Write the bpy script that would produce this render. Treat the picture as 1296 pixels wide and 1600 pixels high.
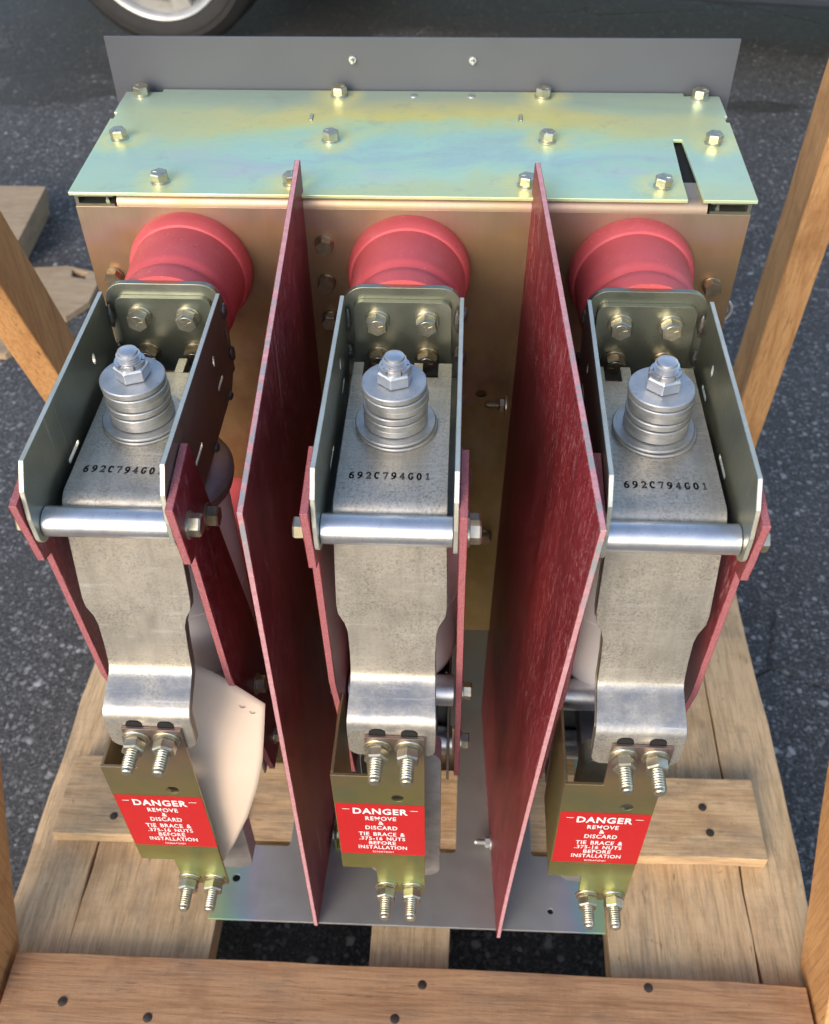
import bpy, bmesh, math, random
from mathutils import Vector, Matrix
random.seed(7)
PI = math.pi
for o in list(bpy.data.objects):
    bpy.data.objects.remove(o)
SC = bpy.context.scene
COL = SC.collection

# ------------------------------------------------------------------ camera
cam = bpy.data.cameras.new('camera')
camo = bpy.data.objects.new('camera', cam); COL.objects.link(camo)
cam.sensor_fit = 'HORIZONTAL'; cam.sensor_width = 36.0
cam.lens = 36.0 * 1557.78 / 1296.0
cam.clip_start = 0.02; cam.clip_end = 500
_r = Vector((0.99874147, 0.04864979, -0.01219347))
_u = Vector((-0.02606185, 0.71112307, 0.70258434))
_f = Vector((-0.04285164, 0.70138233, -0.711496))
M = Matrix.Identity(4)
for i in range(3):
    M[i][0] = _r[i]; M[i][1] = _u[i]; M[i][2] = -_f[i]
M[0][3], M[1][3], M[2][3] = 0.04201041, -0.67646424, 1.0375729
camo.matrix_world = M
cam.dof.use_dof = True
cam.dof.focus_distance = 0.70
cam.dof.aperture_fstop = 14
SC.camera = camo

# ------------------------------------------------------------------ light
SUN_EL, SUN_AZ = math.radians(27), math.radians(206)     # azimuth clockwise from +Y (north)
world = bpy.data.worlds.new('World'); SC.world = world; world.use_nodes = True
wn = world.node_tree.nodes; wl = world.node_tree.links
for n in list(wn): wn.remove(n)
wo = wn.new('ShaderNodeOutputWorld'); bg = wn.new('ShaderNodeBackground'); sky = wn.new('ShaderNodeTexSky')
sky.sky_type = 'NISHITA'; sky.sun_disc = False
sky.sun_elevation = SUN_EL; sky.sun_rotation = SUN_AZ
sky.air_density = 1.0; sky.dust_density = 1.6; sky.ozone_density = 1.0
bg.inputs['Strength'].default_value = 0.15
wl.new(sky.outputs[0], bg.inputs[0]); wl.new(bg.outputs[0], wo.inputs[0])
sun = bpy.data.lights.new('sun', 'SUN'); suno = bpy.data.objects.new('sun', sun); COL.objects.link(suno)
sun.energy = 0.85; sun.angle = math.radians(32); sun.color = (1.0, 0.92, 0.82)
sd = Vector((math.sin(SUN_AZ) * math.cos(SUN_EL), math.cos(SUN_AZ) * math.cos(SUN_EL), math.sin(SUN_EL)))
suno.rotation_euler = sd.to_track_quat('Z', 'Y').to_euler()
SC.view_settings.view_transform = 'Standard'; SC.view_settings.look = 'None'
SC.view_settings.exposure = 0.92; SC.view_settings.gamma = 1.0

# ------------------------------------------------------------------ materials
class NT:
    def __init__(s, name):
        s.m = bpy.data.materials.new(name); s.m.use_nodes = True
        s.n = s.m.node_tree.nodes; s.l = s.m.node_tree.links
        s.b = s.n['Principled BSDF']
        tc = s.n.new('ShaderNodeTexCoord'); oi = s.n.new('ShaderNodeObjectInfo')
        add = s.n.new('ShaderNodeVectorMath'); add.operation = 'ADD'
        mul = s.n.new('ShaderNodeVectorMath'); mul.operation = 'SCALE'
        mul.inputs[0].default_value = (3.1, 7.7, 5.3); s.l.new(oi.outputs['Random'], mul.inputs['Scale'])
        s.l.new(tc.outputs['Object'], add.inputs[0]); s.l.new(mul.outputs[0], add.inputs[1])
        s.obj = tc.outputs['Object']; s.vec = add.outputs[0]; s.rand = oi.outputs['Random']
    def mapv(s, scale, v=None, rot=(0, 0, 0), loc=(0, 0, 0)):
        mp = s.n.new('ShaderNodeMapping'); mp.inputs['Scale'].default_value = scale
        mp.inputs['Rotation'].default_value = rot; mp.inputs['Location'].default_value = loc
        s.l.new(v or s.vec, mp.inputs['Vector']); return mp.outputs[0]
    def noise(s, scale, detail=3, rough=.55, v=None, dist=0.):
        t = s.n.new('ShaderNodeTexNoise'); t.inputs['Scale'].default_value = scale
        t.inputs['Detail'].default_value = detail; t.inputs['Roughness'].default_value = rough
        t.inputs['Distortion'].default_value = dist
        s.l.new(v or s.vec, t.inputs['Vector']); return t.outputs['Fac']
    def vor(s, scale, feature='F1', v=None, out='Distance'):
        t = s.n.new('ShaderNodeTexVoronoi'); t.feature = feature; t.inputs['Scale'].default_value = scale
        s.l.new(v or s.vec, t.inputs['Vector']); return t.outputs[out]
    def ramp(s, fac, stops, interp='LINEAR'):
        r = s.n.new('ShaderNodeValToRGB'); r.color_ramp.interpolation = interp
        e = r.color_ramp.elements
        while len(e) < len(stops): e.new(.5)
        for k, (p, c) in enumerate(stops):
            e[k].position = p; c = (c, c, c) if isinstance(c, (int, float)) else c
            e[k].color = (*c, 1)
        s.l.new(fac, r.inputs[0]); return r.outputs[0]
    def mix(s, fac, a, b, mode='MIX'):
        x = s.n.new('ShaderNodeMix'); x.data_type = 'RGBA'; x.blend_type = mode
        for sock, v in ((x.inputs[0], fac), (x.inputs[6], a), (x.inputs[7], b)):
            if isinstance(v, (int, float)): sock.default_value = v
            elif isinstance(v, tuple): sock.default_value = (*v, 1)
            else: s.l.new(v, sock)
        return x.outputs[2]
    def math(s, op, a, b=0., c=None):
        x = s.n.new('ShaderNodeMath'); x.operation = op
        for k, v in enumerate((a, b, c)):
            if v is None: continue
            if isinstance(v, (int, float)): x.inputs[k].default_value = v
            else: s.l.new(v, x.inputs[k])
        return x.outputs[0]
    def sep(s, v=None):
        x = s.n.new('ShaderNodeSeparateXYZ'); s.l.new(v or s.obj, x.inputs[0]); return x.outputs
    def set(s, col=None, rough=None, metal=None, bump=None, bs=.3, bd=.001, coat=0, spec=None):
        def put(name, v):
            if v is None: return
            if isinstance(v, (int, float)): s.b.inputs[name].default_value = v
            elif isinstance(v, tuple): s.b.inputs[name].default_value = (*v, 1)
            else: s.l.new(v, s.b.inputs[name])
        put('Base Color', col); put('Roughness', rough); put('Metallic', metal)
        if spec is not None: put('Specular IOR Level', spec)
        if coat: s.b.inputs['Coat Weight'].default_value = coat; s.b.inputs['Coat Roughness'].default_value = .25
        if bump is not None:
            b = s.n.new('ShaderNodeBump'); b.inputs['Strength'].default_value = bs
            b.inputs['Distance'].default_value = bd
            s.l.new(bump, b.inputs['Height']); s.l.new(b.outputs[0], s.b.inputs['Normal'])
        return s.m

def scratches(t, axis_scale=(400, 12, 12), thr=.62):
    n = t.noise(1.0, 4, .6, t.mapv(axis_scale))
    return t.ramp(n, [(thr - .06, 0.), (thr + .08, 1.)])

def m_iridescent_cover():
    t = NT('zinc_dichromate_cover'); x, y, z = t.sep()
    f = t.math('DIVIDE', y, .185)
    wob = t.noise(9, 6, .62, t.mapv((1., 1.5, 1), t.obj), .8)
    wob2 = t.noise(3.0, 2, .5, t.mapv((1., .6, 1), t.obj, loc=(4.2, 1.3, 0)))
    f = t.math('ADD', t.math('MULTIPLY', f, .85), t.math('MULTIPLY', t.math('SUBTRACT', wob, .5), .62))
    f = t.math('ADD', f, t.math('MULTIPLY', t.math('SUBTRACT', wob2, .5), .6))
    c = t.ramp(f, [(-.0, (.66, .72, .38)), (.06, (.60, .76, .50)), (.15, (.54, .74, .52)), (.23, (.50, .66, .55)),
                   (.31, (.52, .76, .58)), (.42, (.64, .80, .46)), (.52, (.86, .77, .26)), (.66, (.85, .76, .30)), (.78, (.60, .72, .44)),
                   (.92, (.42, .52, .42))])
    lil = t.ramp(t.noise(7., 5, .6, t.mapv((1, 1.8, 1), t.obj, loc=(1.4, 2.2, 0))), [(.54, 0.), (.68, .6)])
    fr = t.ramp(t.math('DIVIDE', y, .185), [(.06, 0.), (.16, 1.), (.34, 1.), (.46, 0.)])
    c = t.mix(t.math('MULTIPLY', lil, fr), c, (.68, .54, .66))
    side = t.ramp(t.math('ADD', t.math('ABSOLUTE', t.math('SUBTRACT', x, .02)), t.math('MULTIPLY', t.math('SUBTRACT', t.noise(7, 4, .6, t.obj), .5), .12)), [(.10, 0.), (.23, .7)])
    c = t.mix(side, c, (.54, .68, .46))
    rear = t.ramp(t.math('ADD', t.math('DIVIDE', y, .185), t.math('MULTIPLY', t.math('SUBTRACT', t.noise(8, 3, .5, t.obj), .5), .3)), [(.74, 0.), (.95, .75)])
    c = t.mix(rear, c, (.40, .50, .41))
    # the passivation turned yellow round every bolt
    near = None
    for bx, by in ((-.068, .173), (.1055, .1735), (-.2368, .087), (-.0663, .0874), (.1054, .090), (.2354, .0897), (-.1871, .016), (-.0874, .0153), (.0870, .0166), (.1869, .0171), (-.087, .13), (.0855, .132)):
        vm = t.n.new('ShaderNodeVectorMath'); vm.operation = 'DISTANCE'; vm.inputs[1].default_value = (bx, by, .681)
        t.l.new(t.obj, vm.inputs[0]); near = vm.outputs['Value'] if near is None else t.math('MINIMUM', near, vm.outputs['Value'])
    near = t.math('ADD', near, t.math('MULTIPLY', t.math('SUBTRACT', t.noise(45, 4, .6, t.obj), .5), .02))
    halo = t.ramp(t.math('MULTIPLY', near, 20), [(.14, 0.), (.22, .75), (.34, .45), (.55, 0.)])
    c = t.mix(halo, c, (.84, .78, .32))
    finger = t.ramp(t.noise(130, 4, .7, t.mapv((1, 2.2, 1), t.obj)), [(.52, 0.), (.70, .28)])
    c = t.mix(finger, c, (.52, .62, .46))
    grime = t.ramp(t.noise(38, 5, .7, t.mapv((1, 1, 1), t.obj, loc=(3, 9, 0))), [(.58, 0.), (.72, .35)])
    c = t.mix(grime, c, (.38, .44, .36))
    sc = scratches(t, (14, 500, 14), .63)
    c = t.mix(t.math('MULTIPLY', sc, .18), c, (.75, .75, .66))
    r = t.math('ADD', .35, t.math('MULTIPLY', t.noise(60, 3), .2))
    c = t.mix(1., c, (1.22, 1.22, 1.22), 'MULTIPLY')
    return t.set(c, r, .58, t.noise(900, 2), .06, .0005)

def m_wall():
    t = NT('zinc_dichromate_wall'); x, y, z = t.sep()
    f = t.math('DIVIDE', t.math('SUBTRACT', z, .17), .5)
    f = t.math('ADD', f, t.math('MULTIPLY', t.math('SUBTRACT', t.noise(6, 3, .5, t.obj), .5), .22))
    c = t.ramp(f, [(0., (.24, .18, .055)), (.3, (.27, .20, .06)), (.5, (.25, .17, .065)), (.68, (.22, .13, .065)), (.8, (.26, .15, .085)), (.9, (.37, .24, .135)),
                   (.955, (.50, .29, .17)), (.975, (.50, .32, .27)), (1.0, (.48, .37, .27))])  # coating tones by height; mid and low darkened with shade between the barriers
    blot = t.ramp(t.noise(16, 4, .6, t.obj), [(.5, 0.), (.68, 1.)])
    c = t.mix(t.math('MULTIPLY', blot, .35), c, (.52, .33, .28))
    gold = t.ramp(t.noise(10, 5, .65, t.mapv((1, 1, .7), t.obj, loc=(2, 8, 5))), [(.48, 0.), (.66, .6)])
    c = t.mix(gold, c, (.44, .34, .14))
    grn = t.ramp(t.noise(13, 4, .6, t.mapv((1, 1, .6), t.obj, loc=(7, 1, 3))), [(.60, 0.), (.72, .4)])
    c = t.mix(grn, c, (.30, .34, .24))
    br = t.noise(1, 3, .6, t.mapv((500, 10, 9)))
    c = t.mix(t.math('MULTIPLY', br, .3), c, (.30, .20, .12))
    return t.set(c, t.math('ADD', .34, t.math('MULTIPLY', t.noise(50), .2)), .8, t.noise(700, 2), .05, .0005)

def m_zinc(name, c1, c2, rough=.36, metal=.85, spots=True, sc=9):
    t = NT(name)
    c = t.mix(t.ramp(t.noise(sc, 4, .6), [(.35, 0.), (.65, 1.)]), c1, c2)
    if spots:
        sp = t.ramp(t.noise(520, 2, .5), [(.62, 0.), (.72, 1.)])
        c = t.mix(t.math('MULTIPLY', sp, .3), c, tuple(v * .45 for v in c1))
        scr = scratches(t, (18, 380, 18), .66)
        c = t.mix(t.math('MULTIPLY', scr, .35), c, (.72, .72, .66))
    r = t.math('ADD', rough - .06, t.math('MULTIPLY', t.noise(70, 3), .18))
    return t.set(c, r, metal, t.noise(600, 3), .10, .0004)

def m_strap():
    t = NT('tin_plated_copper')
    big = t.noise(14, 5, .65)
    c = t.ramp(big, [(.25, (.46, .42, .345)), (.5, (.62, .565, .47)), (.75, (.74, .68, .58))])
    # mottled grain of the plating
    sp = t.ramp(t.noise(560, 4, .78), [(.48, 0.), (.60, 1.)])
    pat = t.ramp(t.noise(30, 3, .6, t.mapv((1, 1, 1), loc=(3, 3, 3))), [(.33, .12), (.66, .75)])
    c = t.mix(t.math('MULTIPLY', sp, pat), c, (.24, .22, .19))
    st = t.ramp(t.noise(26, 3, .6, t.mapv((1, .35, .35), loc=(9, 1, 2))), [(.60, 0.), (.70, .5)])
    c = t.mix(st, c, (.33, .30, .26))
    verts = t.ramp(t.noise(1, 5, .65, t.mapv((130, 7, 7))), [(.46, 0.), (.66, .40)])
    c = t.mix(verts, c, (.40, .36, .30))
    ox, oy, oz = t.sep()
    bend = t.ramp(t.math('MULTIPLY', t.math('SUBTRACT', oz, .40), 5.), [(.20, 0.), (.25, 1.), (.325, 1.), (.345, 0.)])
    bst = t.ramp(t.noise(45, 5, .7, t.mapv((1, 1, 1), loc=(1, 4, 4))), [(.40, .15), (.60, .8)])
    c = t.mix(t.math('MULTIPLY', bend, bst), c, (.27, .28, .30))  # blue-grey bend stains, which also paint down the highlight on the band
    scf = scratches(t, (25, 300, 300), .64)
    c = t.mix(t.math('MULTIPLY', scf, .4), c, (.80, .78, .74))
    r = t.math('ADD', .24, t.math('MULTIPLY', t.noise(120, 4, .7), .28))
    return t.set(c, r, .70, t.noise(480, 4, .7), .22, .0006)

def m_red_sheet():
    t = NT('red_glass_polyester_sheet')
    base = t.ramp(t.noise(7, 3, .6), [(.3, (.14, .011, .015)), (.7, (.24, .021, .026))])
    wv = t.mapv((1, 1, .16), rot=(.06, 0, 0)); wv2 = t.mapv((1, .3, 1.), rot=(.7, 0, 0))
    fib = t.ramp(t.noise(330, 5, .78, wv, 1.2), [(.53, 0.), (.66, 1.)])
    fib2 = t.ramp(t.noise(340, 3, .7, wv2, 3.), [(.60, 0.), (.66, .9)])
    fib = t.math('MAXIMUM', fib, fib2)
    pat = t.ramp(t.noise(9, 4, .65, t.mapv((1, 1, .45), loc=(5, 5, 5))), [(.28, .30), (.62, 1.)])
    c = t.mix(t.math('MULTIPLY', fib, pat), base, (.50, .22, .23))
    dk = t.ramp(t.noise(24, 4, .6, t.mapv((1, 1, .22), loc=(2, 7, 1))), [(.48, 0.), (.72, .7)])
    c = t.mix(dk, c, (.075, .005, .007))
    scu = t.ramp(t.noise(60, 4, .8, t.mapv((1, 1, .05), loc=(7, 2, 1))), [(.64, 0.), (.74, .45)])
    c = t.mix(scu, c, (.60, .38, .39))
    return t.set(c, t.math('ADD', .42, t.math('MULTIPLY', fib, .25)), 0., t.noise(300, 4, .7, wv), .16, .0006, spec=.4)

def m_red_edge():
    t = NT('rough_cut_red_edge')
    c = t.ramp(t.noise(1100, 3, .7), [(.34, (.30, .07, .08)), (.50, (.38, .12, .13)), (.68, (.48, .20, .21))])
    return t.set(c, .8, 0., t.noise(1100, 3, .7), .6, .0008)

def m_barrier_edge():
    t = NT('pale_sheared_edge'); x, y, z = t.sep()
    c = t.ramp(t.noise(240, 4, .7), [(.3, (.46, .20, .22)), (.55, (.54, .28, .30)), (.75, (.60, .36, .37))])
    g = t.math('MULTIPLY', t.ramp(t.noise(70, 4, .7), [(.47, 0.), (.53, .85)]), t.ramp(z, [(.56, 0.), (.60, 1.), (.665, 1.), (.68, 0.)]))
    c = t.mix(g, c, (.25, .30, .31))
    return t.set(c, .7, 0., t.noise(900, 3, .7), .3, .0005)

def m_simple(name, col, rough=.5, metal=0., var=.25, sc=20, bump=.1, bscale=300, coat=0):
    t = NT(name)
    c = t.mix(t.ramp(t.noise(sc, 4, .6), [(.3, 0.), (.7, 1.)]), tuple(v * (1 - var) for v in col), col)
    return t.set(c, t.math('ADD', rough - .05, t.math('MULTIPLY', t.noise(80, 3), .12)), metal, t.noise(bscale, 3), bump, .0005, coat)

def m_wood(name, axis, pale, dark, grey=0., rough=.78):
    t = NT(name)
    s = [1., 1., 1.]; s[axis] = .05
    v = t.mapv(tuple(s))
    cross = [a for a in (0, 1, 2) if a != axis]
    kv = t.mapv(tuple(1. if a != axis else .5 for a in range(3)), loc=(2.2, .4, 6.1))
    kd = t.vor(8, 'F1', kv)                                          # knots bend the grain round them
    warp = t.noise(6, 3, .5, t.mapv(tuple(1. if a != axis else .16 for a in range(3)), loc=(1, 2, 3)))
    x = t.sep(v)
    dd = t.math('ADD', t.math('MULTIPLY', x[cross[0]], 80), t.math('MULTIPLY', warp, 30))
    dd = t.math('ADD', dd, t.math('MULTIPLY', t.ramp(kd, [(0., 1.), (.28, 0.)]), 5.5))
    rings = t.ramp(t.math('ABSOLUTE', t.math('SINE', dd)), [(.0, 1.), (.35, .35), (1., 0.)])
    c = t.mix(t.math('MULTIPLY', rings, .58), pale, dark)
    tone = t.ramp(t.noise(4, 3, .5, t.mapv(tuple(1. if a != axis else .2 for a in range(3)), loc=(6, 6, 1))), [(.35, 0.), (.65, .45)])
    c = t.mix(tone, c, tuple(a * .8 for a in pale))
    fib = t.noise(330, 5, .75, v)
    c = t.mix(t.ramp(fib, [(.46, 0.), (.64, .55)]), c, tuple(a * .6 for a in dark))
    fleck = t.ramp(t.noise(260, 3, .6, t.mapv(tuple(1. if a != axis else .12 for a in range(3)), loc=(1, 9, 4))), [(.66, 0.), (.72, .7)])
    c = t.mix(fleck, c, tuple(a * .45 for a in dark))
    stain = t.ramp(t.noise(11, 6, .7, t.mapv((1, 1, 1), loc=(3, 1, 8))), [(.50, 0.), (.66, .55)])
    c = t.mix(stain, c, tuple(a * .70 for a in dark))
    if grey:
        g = t.ramp(t.noise(24, 6, .75, t.mapv(tuple(1. if a != axis else .3 for a in range(3)), loc=(8, 3, 1))), [(.50, 0.), (.64, grey)])
        c = t.mix(g, c, (.15, .13, .11))
        spot = t.ramp(t.noise(75, 3, .6, t.mapv((1, 1, 1), loc=(8, 3, 1))), [(.70, 0.), (.76, grey)])
        c = t.mix(spot, c, (.09, .075, .06))
    kr = t.ramp(t.math('ADD', kd, t.math('MULTIPLY', t.math('SUBTRACT', t.noise(60, 3, .6, kv), .5), .03)), [(.03, 1.), (.07, .7), (.095, .9), (.12, 0.)])
    kn = t.math('MULTIPLY', kr, t.ramp(t.noise(3.5, 1, .5, kv), [(.38, 0.), (.44, .9)]))
    c = t.mix(kn, c, tuple(a * .38 for a in dark))
    chk = t.ramp(t.noise(120, 2, .5, t.mapv(tuple(1. if a != axis else .035 for a in range(3)), loc=(5, 5, 5))), [(.74, 0.), (.755, 1.)])
    c = t.mix(t.math('MULTIPLY', chk, .8), c, (.05, .035, .025))
    sm = [14., 14., 14.]; sm[axis] = 210.
    saw = t.noise(1., 2, .5, t.mapv(tuple(sm)))
    h = t.math('ADD', t.math('ADD', fib, t.math('MULTIPLY', saw, .5)), t.math('MULTIPLY', chk, -2.))
    return t.set(c, rough, 0., h, .55, .0012)

def m_asphalt():
    t = NT('asphalt')
    n = t.noise(6, 5, .65)
    c = t.ramp(n, [(.3, (.050, .049, .048)), (.7, (.088, .086, .085))])
    grit = t.noise(230, 5, .8)
    c = t.mix(t.ramp(grit, [(.50, 0.), (.60, .85)]), c, (.21, .207, .205))
    c = t.mix(t.ramp(t.noise(190, 4, .75, t.mapv((1, 1, 1), loc=(7, 1, 2))), [(.52, 0.), (.62, .85)]), c, (.028, .028, .031))
    st = None
    for sc_, r0_, lo_, col_, am in ((150, .36, .50, (.30, .30, .31), .85), (85, .26, .66, (.44, .435, .43), .85), (48, .17, .80, (.58, .57, .55), .95)):
        v_ = t.mapv((1, 1, 1), loc=(sc_ * .13, sc_ * .07, 0))
        wv_ = t.n.new('ShaderNodeVectorMath'); wv_.operation = 'ADD'; t.l.new(v_, wv_.inputs[0])
        nz_ = t.n.new('ShaderNodeTexNoise'); nz_.inputs['Scale'].default_value = sc_ * 1.6; t.l.new(v_, nz_.inputs['Vector'])
        sc2 = t.n.new('ShaderNodeVectorMath'); sc2.operation = 'SCALE'; sc2.inputs['Scale'].default_value = .55 / sc_; t.l.new(nz_.outputs['Color'], sc2.inputs[0]); t.l.new(sc2.outputs[0], wv_.inputs[1])
        vd = t.vor(sc_, 'F1', wv_.outputs[0], 'Distance'); vc = t.vor(sc_, 'F1', wv_.outputs[0], 'Color')
        cs = t.n.new('ShaderNodeSeparateColor'); t.l.new(vc, cs.inputs[0])
        k = t.math('MULTIPLY', t.ramp(vd, [(r0_, 1.), (r0_ + .16, 0.)]), t.ramp(cs.outputs[0], [(lo_, 0.), (1., am)]))
        c = t.mix(k, c, col_); st = k if st is None else t.math('MAXIMUM', st, k)
    x, y, z = t.sep()
    far = t.math('SUBTRACT', y, t.math('MULTIPLY', t.noise(2.6, 4, .6, t.obj), 1.5))
    wet_shade = t.ramp(t.math('DIVIDE', far, 4.), [(.40, 0.), (.44, .9)])  # far band: wet ground with the shade under the car painted in
    pud = t.ramp(t.noise(2.2, 3, .5, t.mapv((1, 1.6, 1), t.obj, loc=(.7, 2.6, 0))), [(.62, 0.), (.66, .8)])
    for ex, ey, rx, ry in ((-1.22, 2.33, .30, .15), (.83, 2.07, .13, .045), (-.95, 2.15, .16, .05)):
        mv = t.n.new('ShaderNodeMapping'); mv.vector_type = 'TEXTURE'; mv.inputs['Location'].default_value = (ex, ey, 0); mv.inputs['Scale'].default_value = (rx, ry, 50)
        t.l.new(t.obj, mv.inputs['Vector']); ln = t.n.new('ShaderNodeVectorMath'); ln.operation = 'LENGTH'; t.l.new(mv.outputs[0], ln.inputs[0])
        dd_ = t.math('ADD', ln.outputs['Value'], t.math('MULTIPLY', t.math('SUBTRACT', t.noise(14, 4, .6, t.obj), .5), 1.3))
        wet_shade = t.math('MAXIMUM', wet_shade, t.ramp(dd_, [(.75, .9), (1.0, 0.)]))
    wet_shade = t.math('MAXIMUM', wet_shade, t.math('MULTIPLY', pud, t.ramp(t.math('DIVIDE', y, 4.), [(.35, 0.), (.45, 1.)])))
    c = t.mix(wet_shade, c, (.36, .29, .25), 'MULTIPLY')
    we = t.vor(1.15, 'DISTANCE_TO_EDGE', t.mapv((1, 1.3, 1), t.obj, loc=(.35, .62, 0)))
    jit = t.math('ADD', we, t.math('MULTIPLY', t.math('SUBTRACT', t.noise(22, 4, .7, t.obj), .5), .035))
    crack = t.math('MULTIPLY', t.ramp(t.math('ABSOLUTE', jit), [(.001, 1.), (.006, 0.)]), t.ramp(t.noise(1.3, 1, .5, t.mapv((1, 1, 1), t.obj, loc=(5, 2, 0))), [(.50, 0.), (.56, 1.)]))
    c = t.mix(t.math('MULTIPLY', crack, .45), c, (.012, .012, .013))
    h = t.math('ADD', t.math('MULTIPLY', grit, .8), t.math('SUBTRACT', t.math('MULTIPLY', st, .5), t.math('MULTIPLY', crack, 1.4)))
    return t.set(c, t.math('SUBTRACT', .72, t.math('MULTIPLY', wet_shade, .25)), 0., h, 1.0, .004)

MT = {}
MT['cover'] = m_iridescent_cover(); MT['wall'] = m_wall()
MT['frame'] = m_zinc('green_zinc_frame', (.27, .285, .22), (.36, .365, .28), .34, .88)
MT['frame_edge'] = m_zinc('bare_cut_edge', (.62, .62, .52), (.74, .74, .64), .45, .7, sc=40)
MT['olive0'] = m_zinc('olive_zinc_brace', (.40, .34, .13), (.44, .40, .19), .34, .85, sc=14)
MT['bolt'] = m_zinc('plated_bolt', (.46, .42, .30), (.62, .58, .46), .30, .9, False, 120)
MT['boltdark'] = m_zinc('plated_bolt_brown', (.28, .22, .14), (.40, .33, .23), .32, .9, False, 120)
MT['silver'] = m_zinc('silver_plated_washer', (.46, .46, .455), (.62, .62, .61), .42, .8, True, 60)
MT['chrome'] = m_zinc('bright_zinc_nut', (.62, .63, .65), (.78, .78, .78), .34, .9, False, 90)
MT['tube'] = m_zinc('aluminium_tube', (.66, .67, .70), (.80, .80, .82), .30, .9, True, 60)
MT['strap'] = m_strap(); MT['leafdark'] = m_zinc('strap_leaf', (.24, .21, .17), (.36, .32, .27), .4, .8, False, 50)
MT['cast'] = m_zinc('cast_aluminium', (.36, .37, .375), (.52, .52, .52), .42, .8, True, 60)
MT['red'] = m_red_sheet(); MT['rededge'] = m_red_edge(); MT['barrieredge'] = m_barrier_edge()
def m_bush():
    t = NT('red_epoxy_bushing')
    c = t.mix(t.ramp(t.noise(9, 5, .65), [(.35, 0.), (.68, 1.)]), (.54, .078, .086), (.66, .115, .120))
    c = t.mix(t.ramp(t.noise(60, 5, .75), [(.55, 0.), (.72, .35)]), c, (.62, .17, .18))
    c = t.mix(t.ramp(t.noise(420, 2, .6), [(.68, 0.), (.74, .6)]), c, (.70, .36, .36))
    c = t.mix(t.ramp(t.noise(180, 3, .6, t.mapv((1, 1, 1), loc=(4, 2, 8))), [(.70, 0.), (.75, .6)]), c, (.20, .03, .035))
    return t.set(c, t.math('ADD', .46, t.math('MULTIPLY', t.noise(40, 4, .7), .16)), 0., t.noise(420, 4, .7), .14, .0006)
MT['bush'] = m_bush()
MT['white'] = m_simple('pale_porcelain_bottle', (.88, .82, .82), .35, 0., .06, 6, .02)
MT['black'] = m_simple('bottle_shade_black', (.02, .02, .022), .6)  # shade under the bottle, put into a near-black colour
MT['grey'] = m_simple('grey_painted_panel', (.092, .098, .116), .50, 0., .12, 10, .10, 700)
MT['steel'] = m_zinc('dark_steel_bracket', (.30, .30, .28), (.40, .40, .38), .40, .8)
MT['weld'] = m_simple('weld_bead', (.20, .18, .16), .45, .7, .4, 200, .8, 500)
MT['card'] = m_simple('tan_card', (.74, .57, .44), .7, 0., .10, 8, .10, 200)
MT['label'] = m_simple('label_red', (.50, .014, .016), .42, 0., .05, 30, .02)
MT['labelwhite'] = m_simple('label_white', (.82, .80, .78), .5, 0., .05)
MT['ink'] = m_simple('stamped_ink', (.10, .095, .09), .6, 0., .4, 900)
MT['deck'] = m_wood('deck_board_pine', 1, (.80, .56, .31), (.56, .34, .155), .35)
MT['cleat'] = m_wood('cleat_pine', 0, (.78, .54, .295), (.52, .30, .135), .40)
MT['cleatfront'] = m_wood('front_cleat_pine', 0, (.50, .275, .135), (.34, .16, .07), .3)
MT['post'] = m_wood('post_fir', 2, (.70, .38, .155), (.50, .22, .075), .0, .6)
MT['ply'] = m_wood('scrap_plywood', 0, (.52, .38, .24), (.40, .27, .15), 0.)
MT['nail'] = m_simple('rusty_nail', (.12, .09, .07), .5, .7, .4, 300)
MT['asphalt'] = m_asphalt()
MT['tyre'] = m_simple('tyre_rubber', (.022, .021, .021), .75, 0., .3, 30)
MT['rim'] = m_simple('painted_alloy_rim', (.50, .49, .46), .35, .5, .2, 20)
MT['carpaint'] = m_simple('slate_car_paint', (.06, .07, .085), .3, .2, .1, 4, .02, 50, 1.)
MT['glass'] = m_simple('dark_car_glass', (.02, .025, .03), .08)
MT['hole'] = m_simple('void_shade', (.012, .011, .010), .8)  # near-black colour that paints the shade inside openings

def m_brace():
    t = NT('olive_zinc_brace'); x, y, z = t.sep()
    f = t.math('ADD', t.math('MULTIPLY', t.math('SUBTRACT', z, .19), 4.), t.math('MULTIPLY', t.math('SUBTRACT', t.noise(14, 3, .5), .5), .35))
    c = t.ramp(f, [(.0, (.48, .47, .17)), (.14, (.52, .56, .22)), (.25, (.42, .38, .13)), (.6, (.38, .35, .14)), (.82, (.44, .32, .17)), (.95, (.36, .24, .20)), (1., (.38, .27, .23))])  # coating tones by height, with a reflected glow painted in near the foot
    c = t.mix(t.ramp(t.noise(34, 3, .5), [(.5, 0.), (.7, .4)]), c, (.24, .30, .18))
    return t.set(c, t.math('ADD', .30, t.math('MULTIPLY', t.noise(60), .16)), .86, t.noise(600), .06, .0004)
MT['olive'] = m_brace()
def m_base():
    t = NT('zinc_base_plate'); x, y, z = t.sep()
    ax = t.math('ABSOLUTE', x)
    e = t.math('SUBTRACT', .215, ax)
    e = t.math('ADD', e, t.math('MULTIPLY', t.math('SUBTRACT', t.noise(9, 3, .5, t.obj), .5), .09))
    c = t.ramp(t.math('MULTIPLY', e, 8), [(.0, (.55, .60, .30)), (.12, (.40, .60, .36)), (.26, (.36, .52, .55)), (.40, (.52, .49, .55)),
                                          (.52, (.52, .51, .49)), (.8, (.47, .47, .44)), (1., (.48, .48, .45))])
    st = t.ramp(t.noise(14, 4, .6, t.obj), [(.5, 0.), (.66, .5)])
    c = t.mix(st, c, (.40, .39, .38))
    return t.set(c, t.math('ADD', .40, t.math('MULTIPLY', t.noise(40), .2)), .75, t.noise(500), .08, .0005)
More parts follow.
